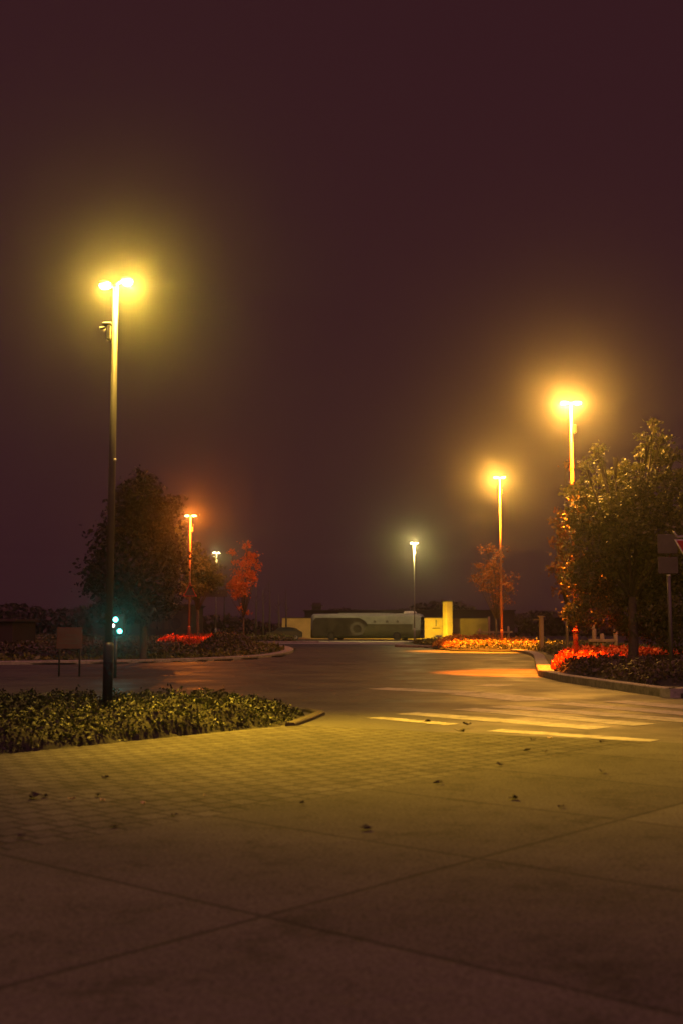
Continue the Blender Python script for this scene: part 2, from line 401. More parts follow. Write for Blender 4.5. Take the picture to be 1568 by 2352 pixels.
# road paint
def stripe(a, b, w, name='road_marking', jit=0):
    a = np.array(G(*a)); b = np.array(G(*b)); d = b-a; L = np.linalg.norm(d); d /= L; n_ = np.array([-d[1], d[0]])
    vs = []; k = 30
    for i in range(k+1):
        for s in (-1, 1):
            q = a+d*L*i/k+n_*s*(w*.62+random.uniform(-1, 1)*.03); vs.append((q[0], q[1], .002))
    return struct(name, MB().add(vs, [(2*i, 2*i+2, 2*i+3, 2*i+1) for i in range(k)]), M['paint'])
for a, b, w in (((934, 1638), (1379, 1673), .5), ((1064, 1628), (1479, 1665), .5), ((1142, 1622), (1640, 1660), .55), ((1284, 1615), (1700, 1650), .55),
                ((1409, 1610), (1760, 1641), .6), ((1134, 1677), (1500, 1702), .34), ((865, 1581), (1080, 1591), .75), ((1075, 1592), (1240, 1609), 1.0),
                ((1105, 1573), (1160, 1575), .8), ((860, 1648), (1040, 1664), .3)):
    stripe(a, b, w)

# ------------------------------------------------------------------ street lamps
def light(kind, name, loc, power, col, parent, rad=.1, target=None, size=90, blend=1):
    l = bpy.data.lights.new(name, kind); l.energy = power; l.color = col; l.shadow_soft_size = rad
    o = bpy.data.objects.new(name, l); COL.objects.link(o); o.parent = parent; o.location = loc
    if kind == 'SPOT':
        l.spot_size = math.radians(size); l.spot_blend = blend
        from mathutils import Vector
        d = Vector(target)-(Vector(loc)+parent.location); o.rotation_euler = d.to_track_quat('-Z', 'Y').to_euler()
    return o
def lampmat(name, col, s): return emit(name, col, s)
def street_lamp(px, D, top, label, lens, arms=((-1, .28, 0), (1, .28, 0)), sleeve_top=1.3, sleeve='steel', box_side=1, tilt=0):
    pm = M[{'steel': 'steel', 'dark': 'olive_paint'}.get(sleeve, 'pole_red_lit')]
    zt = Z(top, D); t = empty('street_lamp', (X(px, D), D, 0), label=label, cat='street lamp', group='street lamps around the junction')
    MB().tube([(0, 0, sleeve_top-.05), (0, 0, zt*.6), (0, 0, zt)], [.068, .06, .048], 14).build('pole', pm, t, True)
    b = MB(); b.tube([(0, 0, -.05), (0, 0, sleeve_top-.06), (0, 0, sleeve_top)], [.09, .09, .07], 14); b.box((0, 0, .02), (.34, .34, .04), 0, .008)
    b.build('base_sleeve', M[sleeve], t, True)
    for s, ln, dz in arms:
        h = MB(); h.tube([(0, 0, zt-.05+dz), (s*.1, 0, zt+dz)], [.03, .025], 8)
        h.ell((s*(.1+ln/2), 0, zt+.02+dz), (ln/2+.02, .14, .055), 16, 8, tilt)
        ho = h.build('lamp_head', M['steel'], t, True)
        MB().ell((s*(.1+ln/2), 0, zt-.015+dz), (ln/2-.01, .12, .05), 16, 8, tilt).build('lamp_lens', lens, ho, True)
    if box_side:
        MB().box((box_side*.12, 0, zt-.95), (.13, .16, .3), 0, .02).build('control_box', pm, t)
    return t, zt
WARM = (1, .6, .07); ORG = (1, .45, .06); RED = (1, .2, .008); PALE = (1, .78, .22)
lens_w = lampmat('lens_warm', (1, .85, .5), 60); lens_o = lampmat('lens_orange', (1, .7, .3), 60)
# 1 big left
L1, z1 = street_lamp(251, 20, 655, 'tall pale yellow street lamp rising out of the foreground hedge at left', lens_w, arms=((-1, .2, .0), (1, .2, .07)), box_side=0, sleeve='dark')
b = MB(); b.box((-.13, 0, z1-.72), (.16, .2, .03), 0, .008); b.box((-.1, 0, z1-.88), (.08, .14, .26), 0, .015); b.tube([(-.16, -.05, z1-.79), (-.26, -.08, z1-.81)], [.018, .03], 8)
b.build('camera_bracket', M['steel'], L1)
MB().ell((.06, -.06, Z(1057, 20)), (.025, .025, .025), 8, 6).build('pole_bolt', M['signwhite'], L1)
light('POINT', 'lamp_light', (.24, -.05, z1-.06), 1600, WARM, L1, .09)
light('POINT', 'lamp_light', (-.22, -.05, z1-.1), 300, WARM, L1, .07)
light('SPOT', 'lamp_light', (.25, -.1, z1-.08), 15500, (1, .56, .026), L1, .12, (.6, 16.2, 0), 73, 1)
# 4 right near
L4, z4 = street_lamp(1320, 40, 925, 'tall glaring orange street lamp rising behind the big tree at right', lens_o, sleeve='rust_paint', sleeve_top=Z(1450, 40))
MB().box((0, 0, Z(1450, 40)+.01), (.2, .2, .07), 0, .01).build('red_collar', M['signred'], L4)
light('POINT', 'lamp_light', (-.26, -.08, z4-.05), 5400, ORG, L4, .1)
light('POINT', 'lamp_light', (.28, -.08, z4-.1), 1200, ORG, L4, .1)
light('SPOT', 'lamp_light', (-.2, -.1, z4-.15), 62000, (1, .16, .003), L4, .06, (X(1240, 38.5), 39.0, 0), 42, .4)
# 3
L3, z3 = street_lamp(1151, 74, 1096, 'orange street lamp beside a small bare tree on the yellow lit bed', lens_o, sleeve='rust_paint')
light('POINT', 'lamp_light', (-.26, -.08, z3-.05), 5000, ORG, L3, .1)
light('POINT', 'lamp_light', (.28, -.08, z3-.1), 1000, ORG, L3, .1)
light('SPOT', 'lamp_light', (-.2, -.1, z3-.15), 85000, (1, .26, .007), L3, .06, (X(1125, 71), 71.5, 0), 52, .45)
# 2
L2, z2 = street_lamp(435, 75, 1184, 'red lit street lamp standing in the red lit bed left of centre', lens_o, sleeve='rust_paint', sleeve_top=Z(1438, 75))
light('POINT', 'lamp_light', (.1, -.3, z2-.1), 1300, (1, .22, .012), L2, .1)
light('SPOT', 'lamp_light', (0, -.3, z2-.15), 8000, (1, .12, .004), L2, .06, (X(437, 77), 77, 0), 50, .5)
# 5, 6
L5, z5 = street_lamp(951, 108, 1247, 'pale white street lamp in front of the long bus', lens_w)
light('POINT', 'lamp_light', (0, -.3, z5-.15), 900, PALE, L5, .1)
light('SPOT', 'lamp_light', (0, -.3, z5-.15), 7000, PALE, L5, .1, (X(870, 118), 118, 0), 110, 1)
L6, z6 = street_lamp(496, 122, 1269, 'small distant pale street lamp behind the green tree left of centre', lens_w)
light('POINT', 'lamp_light', (0, -.3, z6-.15), 260, PALE, L6, .1)

# ------------------------------------------------------------------ teal signal
ts = empty('traffic_signal', (X(266, 35), 35, 0), label='low signal with two glowing teal lights and a small white one', cat='signal')
MB().tube([(0, .08, 0), (0, .08, 1.3)], [.05, .045], 10).build('post', M['dark'], ts, True)
MB().box((.02, .07, 1.6), (.5, .14, .66), 0, .04).build('housing', M['dark'], ts)
for q, (px, py, r, c, s) in enumerate(((266, 1423, .075, (.1, 1, .85), 14), (276, 1450, .072, (.1, 1, .85), 14), (260, 1437, .06, (1, .75, .6), 6))):
    x = X(px, 35)-X(266, 35); z = Z(py, 35)
    lens = MB().ell((x, -.01, z), (r, .035, r), 16, 8).build('teal_light' if q < 2 else 'white_light', lampmat('teal_glow' if q < 2 else 'white_glow', c, s), ts, True)
    ho = MB(); 
    for k in range(9):
        a0, a1 = math.pi*k/9, math.pi*(k+1)/9; R_ = r+.012
        ho.add([(x+R_*math.cos(a0), -.004, z+R_*math.sin(a0)), (x+R_*math.cos(a1), -.004, z+R_*math.sin(a1)), (x+R_*math.cos(a1), -.1, z+R_*math.sin(a1)), (x+R_*math.cos(a0), -.1, z+R_*math.sin(a0))], [(0, 1, 2, 3)])
    if q < 2:
        ho.build('visor', M['dark'], lens)
        light('SPOT', 'signal_light', (x, -.16, z), 24, (.02, 1, .75), ts, .05, (0, 0, 1.6), 25, 1)

# ------------------------------------------------------------------ signs
def panel_sign(name, label, px, D, x0, y0, x1, y1, mat, post=True, cat='sign', th=.03):
    cx = X((x0+x1)/2, D); t = empty(name, (X(px, D), D, 0), label=label, cat=cat)
    w = (x1-x0)*D/F; zt, zb = Z(y0, D), Z(y1, D)
    MB().box((cx-X(px, D), -.06, (zt+zb)/2), (w, th, zt-zb), 0, .008).build('panel', mat, t)
    return t, w, zt, zb
t, w, zt, zb = panel_sign('notice_board', 'dim brown notice board in the dark left of the teal signal', 162, 36, 133, 1441, 191, 1490, M['signbrown'])
for s in (-1, 1): MB().tube([(s*w*.4, 0, 0), (s*w*.4, 0, zt-.02)], [.03, .03], 8).build('post', M['dark'], t, True)
for k in range(3): MB().box((-.03+.04*k, -.078, zb+.17+.13*k), (w*(.7-.12*k), .006, .035)).build('lettering_line', M['signgrey'], t)
# round sign seen from behind, in the red lit bed
rs = empty('round_road_sign', (X(405, 66), 66, 0), label='dark round road sign on a thin post before the red lit bed', cat='road sign')
MB().tube([(0, .03, 0), (0, .03, Z(1420, 66))], [.035, .035], 8).build('post', M['dark'], rs, True)
R_ = 11.5*66/F; MB().plate([(R_*math.cos(a), Z(1432, 66)+R_*1.15*math.sin(a)) for a in np.linspace(0, 2*math.pi, 28, endpoint=False)], -.04, -.01).build('sign_plate', M['dark'], rs)
# triangle sign by lamp 2
D = 73.5; tr = empty('triangle_road_sign', (X(436, D), D, 0), label='triangular road sign with three red studs on the red lit lamp', cat='road sign')
zc = Z(1340, D); zb = Z(1369, D); hw = 14*D/F
MB().plate([(-hw, zb), (hw, zb), (0, zc)], -.02, .01).build('sign_plate', M['signgrey'], tr)
rim = MB()
for a, c in (((-hw, zb), (0, zc)), ((hw, zb), (0, zc)), ((-hw, zb), (hw, zb))):
    rim.tube([(a[0], -.03, a[1]), (c[0], -.03, c[1])], [.03, .03], 6)
rim.build('red_rim', M['signred'], tr)
for q in ((-hw, zb), (hw, zb), (0, zc)): MB().ell((q[0], -.06, q[1]), (.07, .04, .07), 10, 6).build('stud', M['leaf_red_lit'] if 0 else M['signred'], tr, True)
MB().box((0, .6, zc-.4), (.06, 1.2, .06)).build('bracket', M['steel'], tr)
# direction board right of lamp 2
t, w, zt, zb = panel_sign('direction_board', 'wide dim direction board between the red lit lamp and the red tree', 486, 82, 452, 1354, 522, 1371, M['signgrey'])
for s in (-1, 1): MB().tube([(s*w*.42, 0, 0), (s*w*.42, 0, zt)], [.05, .05], 8).build('post', M['dark'], t, True)
MB().ell((0, -.08, zt), (.1, .05, .06), 8, 6).build('edge_glint', M['leaf_orange'], t, True)  # orange bead painted as the glint on the board's top edge
# right hand post with two panels
D = 32; t = empty('sign_post', (X(1539, D), D, 0), label='bare grey post carrying two dark square sign plates at right', cat='sign post')
MB().tube([(0, 0, 0), (-.02, 0, Z(1322, D))], [.058, .055], 12).build('post', M['olive_paint'], t, True)
MB().tube([(-.02, .0, Z(1322, D)-.02), (-.02, 0, Z(1226, D))], [.035, .035], 10).build('upper_post', M['dark'], t, True)
MB().tube([(-.02, 0, Z(1322, D)-.02), (-.02, 0, Z(1322, D)+.03)], [.062, .05], 12).build('collar', M['signwhite'], t, True)
for y0, y1 in ((1228, 1272), (1280, 1318)):
    MB().box((-.05, -.07, (Z(y0, D)+Z(y1, D))/2), (48*D/F, .03, Z(y0, D)-Z(y1, D)), .12, .01).build('sign_plate', M['signgrey'], t)
# give way sign cut by the right edge
D = 18; xc = X(1553, D); t = empty('give_way_sign', (xc+.45, D, 0), label='red bordered give way triangle cut off at the right edge', cat='road sign')
zt = Z(1239, D); zb = zt-.79
MB().tube([(0, .04, 0), (0, .04, zt+.02), (-.03, .04, zt+.12), (-.16, .04, zt+.2), (-.42, .04, zt+.13)][:3], [.035]*3, 10).build('post', M['steel'], t, True)
MB().tube([(-.02, .05, zt+.05), (-.2, .05, zt+.06), (-.38, .05, zt+.04), (-.45, .04, zt+.13)], [.02, .02, .02, .015], 8).build('bent_bracket', M['steel'], t, True)
def tri(k): c = (0, (2*zt+zb)/3-.0); return [(x*k, c[1]+(z-c[1])*k) for x, z in ((-.45, zt), (0, zb), (.45, zt))]
MB().plate(tri(1.0), -.01, .01).build('white_edge', M['signwhite'], t)
MB().plate(tri(.93), -.014, -.0105).build('red_border', M['signred'], t)
MB().plate(tri(.55), -.018, -.0145).build('white_centre', M['signwhite'], t)

# ------------------------------------------------------------------ bus
def make_bus():
    D = 121; xl, xr = X(722, D+5), X(969, D); Lb = math.hypot(xr-xl, 5.0); rz = math.atan2(-5.0, xr-xl)
    t = empty('bus', ((xl+xr)/2, D+2.5, 0), rz, label='long pale parked bus with a dark rear half behind the far kerb', cat='bus')
    W_, Hh, z0 = 2.5, 2.85, .2
    # cross section loop swept along length with rounded ends
    def sec(k, hs=1):  # k shrink for ends
        w = W_/2-k; top = Hh-k*.55; r = .42; pts = []
        pts.append((-w, z0+k*.2)); pts.append((-w-.0, 1.1)); pts.append((-w+.02, 1.75)); 
        for a in np.linspace(0, math.pi/2, 6): pts.append((-w+.06+r-r*math.cos(a), top-r+r*math.sin(a)))
        for a in np.linspace(math.pi/2, 0, 6): pts.append((w-.06-r+r*math.cos(a), top-r+r*math.sin(a)))
        pts += [(w-.02, 1.75), (w, 1.1), (w, z0+k*.2)]; return pts
    st = [(-Lb/2, .42), (-Lb/2+.06, .22), (-Lb/2+.25, .06), (-Lb/2+.6, 0)]+[(-Lb/2+.6+(Lb-1.5)*i/8, 0) for i in range(1, 8)]+[(Lb/2-.9, 0), (Lb/2-.5, .05), (Lb/2-.22, .2), (Lb/2-.05, .4), (Lb/2, .6)]
    mb = MB(); n = None; vs = []
    for x, k in st:
        s_ = sec(k); n = len(s_); vs += [(x, y, z) for y, z in s_]
    fs = []; mi = []
    for i in range(len(st)-1):
        for k in range(n):
            j = (k+1) % n; fs.append((i*n+k, (i+1)*n+k, (i+1)*n+j, i*n+j)); mi.append(1 if k in (0, n-2, n-1) or (k == 1 and False) else 0)
    fs += [tuple(range(n-1, -1, -1)), tuple((len(st)-1)*n+k for k in range(n))]; mi += [0, 0]
    # lower colour up to 1.1 handled by face rows 0
    mb.add(vs, fs); mb.m = mi; mb.build('body', [M['bus_body'], M['bus_low']], t, True)
    y = -W_/2-.0
    MB().plate([(-Lb/2+.5, 1.08), (Lb/2-.7, 1.08), (Lb/2-.65, 1.72), (-Lb/2+.45, 1.72)], y-.012, y+.03).build('lower_panel', M['bus_low'], t)
    # darker colour over rear (left) half with ragged front edge
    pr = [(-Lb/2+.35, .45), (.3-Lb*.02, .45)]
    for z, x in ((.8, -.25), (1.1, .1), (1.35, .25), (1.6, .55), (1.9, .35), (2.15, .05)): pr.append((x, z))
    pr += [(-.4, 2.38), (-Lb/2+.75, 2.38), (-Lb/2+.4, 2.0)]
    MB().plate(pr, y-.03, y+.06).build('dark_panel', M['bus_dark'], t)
    # big ring drawn on the panel
    ring = MB(); c = (-.65, 1.22)
    N = 28; vo = [(c[0]+.85*math.cos(a), c[1]+.72*math.sin(a)) for a in np.linspace(0, 2*math.pi, N, endpoint=False)]; vi = [(c[0]+.5*math.cos(a), c[1]+.42*math.sin(a)) for a in np.linspace(0, 2*math.pi, N, endpoint=False)]
    ring.add([(x, y-.036, z) for x, z in vo+vi], [(i, (i+1) % N, N+(i+1) % N, N+i) for i in range(N)]); ring.build('ring_mark', M['mark'], t)
    for x in (1.35, 2.75, 3.95):
        mk = MB(); mk.plate([(x-.14, 1.88), (x+.14, 1.88), (x+.14, 2.05), (x, 2.16), (x-.14, 2.05)], y-.0, y+.08); mk.build('small_mark', M['mark'], t)
    MB().box((Lb/2-1.35, 0, Hh+.07), (1.1, 1.3, .3), 0, .1).build('roof_unit', M['signwhite'], t)
    MB().box((-.2, 0, Hh+.02), (Lb*.45, 1.6, .1), 0, .04).build('roof_pod', M['bus_body'], t)
    ws = MB().add([(Lb/2+.012, -.62, 1.2), (Lb/2+.012, .62, 1.2), (Lb/2+.0, .55, 2.1), (Lb/2+.0, -.55, 2.1)], [(0, 1, 2, 3)]); ws.build('windscreen', M['glass'], t)
    for x in (-Lb/2+2.6, Lb/2-2.4):
        for s in (-1, 1):
            w = MB(); w.tube([(x, s*1.28, .46), (x, s*.98, .46)], [.46, .46], 20); wo = w.build('wheel', M['rubber'], t)
            MB().tube([(x, s*1.295, .46), (x, s*1.27, .46)], [.26, .26], 14).build('rim', M['bus_dark'], wo)
    return t
make_bus()

# car
D = 124; cx = X(652, D); t = empty('parked_car', (cx, D, 0), .06, label='low dark car parked left of the long bus', cat='car')
b = MB(); prof = [(-1.95, .3), (-2.0, .62), (-1.85, .86), (-1.1, .95), (-.6, 1.34), (.5, 1.42), (1.3, 1.3), (1.75, .98), (1.98, .9), (2.02, .5), (1.95, .3)]
n = len(prof); vs = []
for yy, ins in ((-.85, .1), (-.78, 0), (.78, 0), (.85, .1)): vs += [(x*(1-ins*.06), yy*(1-.12*max(0, (z-.9))), z-ins*.3*(z > .9)) for x, z in prof]
fs = [(k*n+i, k*n+(i+1) % n, (k+1)*n+(i+1) % n, (k+1)*n+i) for k in range(3) for i in range(n)]+[tuple(range(n-1, -1, -1)), tuple(3*n+i for i in range(n))]
b.add(vs, fs).build('body', M['car'], t)
MB().plate([(-.95, .97), (-.55, 1.28), (.45, 1.35), (1.15, 1.24), (1.4, .98)], -.83, -.7).build('side_window', M['glass'], t)
for x in (-1.25, 1.3):
    for s in (-1, 1):
        wo = MB().tube([(x, s*.88, .32), (x, s*.68, .32)], [.32, .32], 18).build('wheel', M['rubber'], t)
        MB().tube([(x, s*.9, .32), (x, s*.87, .32)], [.19, .19], 12).build('rim', M['steel'], wo)

# ------------------------------------------------------------------ walls & buildings
D = 134
w = empty('boundary_wall', (X(880, D), D, 0), label='long cream boundary wall behind the bus', cat='wall'); ox = X(880, D)
for a, c, tp in ((648, 1015, 1420), (1037, 1122, 1421)):
    x0, x1 = X(a, D)-ox, X(c, D)-ox; zt = Z(tp, D)
    MB().box(((x0+x1)/2, 0, zt/2-.05), (x1-x0, .3, zt+.1)).build('wall_panel', M['cream' if a < 1000 else 'cream_dim'], w)
    MB().box(((x0+x1)/2, 0, zt+.04), (x1-x0, .4, .08), 0, .01).build('coping', M['facade_pale'], w)
MB().box((X(1000, D)-ox, -.17, Z(1431, D)), (.14, .04, .75)).build('slot', M['dark'], w)
MB().box((X(1000, D)-ox, -.22, Z(1443, D)), (.9, .14, .08)).build('ledge', M['facade_pale'], w)
D = 132; p = empty('gate_pillar', (X(1027, D), D, 0), .55, label='tall cream square pillar beside the boundary wall', cat='pillar')
zt = Z(1382, D); MB().box((0, 0, zt/2), (.82, .82, zt), 0, .02).build('shaft', M['cream'], p); MB().box((0, 0, zt+.05), (.9, .9, .1), 0, .015).build('cap', M['facade_pale'], p)
# floodlight at wall foot
D = 128; fl = empty('ground_floodlight', (X(1006, D), D, 0), label='small ground floodlight at the foot of the cream pillar', cat='floodlight')
MB().box((0, 0, .12), (.3, .3, .24), 0, .02).build('stand', M['dark'], fl)
MB().box((0, 0, .36), (.7, .24, .24), 0, .04).build('housing', M['steel'], fl)
MB().box((0, .125, .37), (.6, .02, .18)).build('lens', lampmat('flood_lens', (1, .7, .2), 8), fl)
light('SPOT', 'flood_light', (0, .3, .5), 2700, (1, .62, .03), fl, .15, (X(1000, 134), 134, 2.0), 150, 1)
light('SPOT', 'flood_light', (-.2, .25, .5), 2600, (1, .6, .04), fl, .15, (X(820, 134), 134, 1.0), 60, 1)
# dark building behind wall
def building(label, px0, px1, D, top, mat, fins=None, wins=None, roof=True, depth=10, cat='building'):
    x0, x1 = X(px0, D), X(px1, D); zt = Z(top, D); t = empty('low_building', ((x0+x1)/2, D, 0), label=label, cat=cat); w = x1-x0
    MB().box((0, depth/2, zt/2), (w, depth, zt)).build('wall', mat, t)
    if roof: MB().box((0, depth/2, zt+.1), (w+.5, depth+.5, .2), 0, .02).build('roof', M['facade'], t)
    if fins:
        for px, y0, wd in fins: MB().box((X(px, D)-(x0+x1)/2, -.12, Z(y0, D)/2), (wd, .25, Z(y0, D))).build('pilaster', M['facade_pale'], t)
    if wins:
        for px, pw, y0, y1 in wins:
            f = MB().box((X(px, D)-(x0+x1)/2, -.03, (Z(y0, D)+Z(y1, D))/2), (pw*D/F+.16, .07, Z(y0, D)-Z(y1, D)+.16)).build('window', M['dark'], t)
            MB().box((X(px, D)-(x0+x1)/2, -.075, (Z(y0, D)+Z(y1, D))/2), (pw*D/F, .02, Z(y0, D)-Z(y1, D))).build('pane', M['facade_pale'], f)
    return t
bt = building('long dark flat roofed building behind the cream wall', 700, 1180, 152, 1404, M['facade'])
for a, c in ((738, 20), (726, 22)):
    pass
v = MB(); v.box((X(727, 152)-bt.location.x, 1.5, Z(1400, 152)+.35), (1.2, 1.2, 1.1)); v.box((X(727, 152)-bt.location.x, 1.4, Z(1393, 152)+.1), (1.9, 1.6, .12)); v.build('roof_vent', M['facade_pale'], bt)
for q, (px, hh_, dd) in enumerate(((588, 6.2, 128), (604, 5.4, 122), (619, 6.8, 130), (640, 5.0, 124), (657, 5.8, 129))):
    bt_ = empty('bare_tree', (X(px, dd), dd, 0), label='thin bare trunk standing in the dark row left of the cream wall', cat='tree', group='thin bare trees left of the wall')
    tm = MB(); tm.tube([(0, 0, 0), (.05, 0, hh_*.5), (-.03, 0, hh_)], [.13, .09, .03], 7)
    for w_ in range(6):
        z_ = hh_*random.uniform(.45, .9); an = random.uniform(0, 6.28); L_ = random.uniform(.5, 1.1)
        tm.tube([(0, 0, z_), (math.cos(an)*L_*.5, math.sin(an)*L_*.5, z_+.45*L_), (math.cos(an)*L_*.8, math.sin(an)*L_*.8, z_+L_)], [.035, .025, .01], 5)
    tm.build('trunk', M['bark'], bt_, True)
building('low dark building with pale window strips behind the dark tree', 215, 440, 118, 1392, M['facade'], wins=[(338, 8, 1408, 1442), (353, 12, 1406, 1444), (368, 7, 1406, 1444), (383, 9, 1406, 1446), (396, 5, 1408, 1446), (426, 9, 1410, 1446)])
building('dim low shed at the far left edge of the view', -60, 30, 80, 1428, M['facade'], depth=6)
# far dark backdrop of woods
mb = MB(); pts = []
for i in range(26000):
    x = rng.uniform(-95, 95); zz = rng.random()**1.3*(3.4+1.2*math.sin(x*.11)+.7*math.sin(x*.37+2)); pts.append((x*.97, 172+rng.uniform(-3, 5), zz))
add_leaves(mb, np.array(pts), .9, .2); o = mb.build('woods', M['leaf_dark']); tag(o, 'dark far off belt of trees along the horizon behind the buildings', 'woods', kind='stuff')

# posts and fences
def timber_fence(label, posts, D, rail, r0, r1):
    t = empty('timber_fence', (X(posts[0][0], D), D, 0), label=label, cat='fence', group='low timber fences')
    ox = X(posts[0][0], D)
    for px, y in posts: MB().tube([(X(px, D)-ox, 0, 0), (X(px, D)-ox, 0, Z(y, D)-.06), (X(px, D)-ox, 0, Z(y, D))], [.11, .1, .05], 10).build('post', M['timber'], t, True)
    MB().box(((X(r0, D)+X(r1, D))/2-ox, -.13, Z(rail, D)), (X(r1, D)-X(r0, D), .06, .14), 0, .01).build('rail', M['timber'], t)
timber_fence('low timber fence with three posts behind the red lit bed at right', [(1363, 1435), (1381, 1455), (1412, 1445)], 52, 1471, 1348, 1408)
timber_fence('low timber fence behind the orange lamp and small bare tree', [(1122, 1416), (1166, 1438), (1100, 1444)], 92, 1452, 1092, 1176)
D = 66; t = empty('marker_post', (X(1242, D), D, 0), label='pale upright post with a small side arm behind the kerb bend', cat='post')
MB().box((0, 0, Z(1417, D)/2), (.2, .2, Z(1417, D)), .3, .015).build('post', M['cream'], t)
MB().box((-.0, 0, Z(1416, D)), (.34, .26, .06), .3, .01).build('cap', M['cream'], t); MB().box((-.25, 0, Z(1423, D)), (.32, .06, .05)).build('arm', M['cream'], t)

# ------------------------------------------------------------------ planting
# foreground hedge
hp = [(-12.5, 3.0), (-4.25, 14.05), G(620, 1672), G(668, 1660), G(700, 1645), (-1.0, 21.0), (-5, 20.9), (-9, 20.0), (-20, 17.5), (-20, 6)]
def hfh(x, y): return np.where(x < -1.9, .36, .36-.2*np.clip((x+1.9)/.95, 0, 1))*(1+0*x)
def gapf(x, y):
    d = np.abs(x-(-4.05+(20-y)*.19)); return np.where((y > 17.2) & (y < 20), np.clip(d/.22, .12, 1), 1)
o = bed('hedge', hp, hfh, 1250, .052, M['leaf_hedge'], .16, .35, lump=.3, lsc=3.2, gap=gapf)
tag(o, 'low green foreground hedge along the left edge of the paving', 'hedge')
# right: soil of the bed
RB = [tuple(p) for p in RK]+[tuple(p) for p in RK2[1:]]+[(14, 29.5), (44, 40), (44, 105), (6, 105)]
struct('verge', MB().prism([(x+(.25 if i < 99 else 0), y) for i, (x, y) in enumerate(RB)], -.02, .1), M['soil'])
lx, ly = X(1320, 40), 40
o = bed('red_lit_cover', [(lx-1.35, 37.2), (lx-.5, 37.6), (lx+1.2, 39.0), (lx+4.6, 41.6), (lx+4.8, 46), (lx+1.3, 46.5), (lx+.3, 44.5), (lx-.5, 41.5), (lx-1.05, 39)], lambda x, y: .42+.1*(y-38)/6, 330, .13, M['leaf_red_lit'], .2, .3, .08, up=.6)
tag(o, 'leafy bed coloured red and orange as lamplight around the near right lamp', 'ground cover', kind='stuff')
l3 = X(1151, 74)
o = bed('yellow_lit_cover', [(l3-3.4, 72.5), (l3-.5, 71), (l3+1.2, 70), (l3+2.6, 72), (l3+3.0, 80), (l3+1.2, 88), (l3-2.2, 88), (l3-4.2, 78)], lambda x, y: .3+.02*(y-70), 200, .16, M['leaf_yellow_lit'], .25, .4, .08, up=.6)
tag(o, 'leafy bed coloured yellow and orange as lamplight under the middle right lamp', 'ground cover', kind='stuff')
o = bed('green_ground_cover', [(6.2, 82), (l3-3, 71.5), (l3+.6, 68.5), (l3+1.1, 64), (10.8, 60), (10.4, 56), (lx+1.3, 50), (lx+5, 47.5), (lx+9, 60), (lx+9, 80), (5.8, 96)], lambda x, y: .34+0*x, 70, .2, M['leaf_green'], .5, .6, .05, up=.5)
tag(o, 'dull green leafy cover on the verge between the right hand lamps', 'ground cover', kind='stuff')
o = bed('clipped_hedge', [(lx-1.25, 37.0), (kc[0]+.3, kc[1]+3.2), (13.5, 29), (16, 33), (14, 41.5), (lx+3.5, 40.9), (lx+1.4, 38.6), (lx-.4, 37.9)], lambda x, y: .44+0*x, 330, .11, M['leaf_dark'], .2, .5, .08)
tag(o, 'dark low hedge before the red lit bed along the right hand kerb', 'hedge')
# left island
l2 = X(435, 75)
o = bed('grass', [tuple(p) for p in IS[6:]][::1], lambda x, y: .1+0*x, 25, .22, M['leaf_green'], 1.0, .5, .05, up=.5)
tag(o, 'short dim grass on the left traffic island', 'grass', kind='stuff')
o = bed('red_lit_island_cover', [(l2-2.1, 73.5), (l2, 71.6), (l2+1.2, 73), (l2+2.1, 77.5), (l2+2.3, 81), (l2-.6, 84), (l2-2.4, 79)], lambda x, y: .55+.02*(y-72), 300, .17, M['leaf_red_lit'], .25, .4, .05, up=.6)
tag(o, 'leafy bed coloured red as lamplight around the lamp on the left island', 'ground cover', kind='stuff')
o = bed('mounded_shrub', [(X(452, 62), 60), (X(540, 62), 58), (X(590, 64), 62), (X(600, 68), 68), (X(560, 72), 72), (X(500, 70), 70), (X(455, 66), 65)], lambda x, y: .95*np.clip(1.25-np.abs(x-X(530, 64))/2.7, .3, 1), 200, .16, M['leaf_dark'], .3, 1.3, .05)
tag(o, 'dark domed shrub at the tip of the left island', 'shrub')
o = bed('low_shrubs', [(-17, 50.5), (-9, 52.5), (-6.2, 56), (-7.5, 60), (l2, 71), (-14, 72), (-24, 66), (-24, 52)], lambda x, y: .4+0*x, 60, .2, M['leaf_dark'], .5, .8, .05)
tag(o, 'unlit band of low shrubs on the left island before the red lit bed', 'shrubs')
o = bed('verge_grass', [(-34, 107), (-4, 105), (-5, 119), (-12, 132), (-40, 132)], lambda x, y: .3+0*x, 22, .3, M['leaf_green'], 1.2, .8, .0)
tag(o, 'dim yellowish grass verge left of the long bus', 'grass', kind='stuff')

# trees
def blobs(D, lst, dd=0): return [(np.array(P(a, b_, D+(random.uniform(-1, 1)*dd))), r*D/F) for a, b_, r in lst]
D = 37.6
bigb = blobs(D, [(1503, 972, 20), (1487, 1005, 22), (1520, 1005, 22), (1472, 1040, 26), (1545, 1040, 22), (1512, 1050, 30), (1368, 1034, 14), (1380, 1060, 18), (1342, 1072, 16), (1412, 1050, 14), (1438, 1070, 20), (1405, 1105, 42), (1480, 1110, 46), (1330, 1130, 32), (1550, 1130, 60), (1370, 1170, 70), (1450, 1190, 80),
    (1530, 1230, 80), (1330, 1200, 34), (1380, 1270, 70), (1470, 1300, 90), (1560, 1330, 80), (1345, 1330, 50), (1400, 1380, 75), (1480, 1400, 80), (1560, 1430, 70), (1340, 1400, 38), (1620, 1200, 80), (1640, 1350, 80)], .8)+blobs(36.6, [(1318, 1130, 20), (1318, 1185, 24), (1320, 1250, 26), (1324, 1320, 32), (1328, 1420, 30)], .2)
tree('broad_tree', 'big leafy tree with yellow green lit top at the right edge', (X(1450, D), D, 0), bigb, 2300, .12, M['leaf_green'], per=24, crad=.22, trunk_r=.16, nb=22)
D = 47
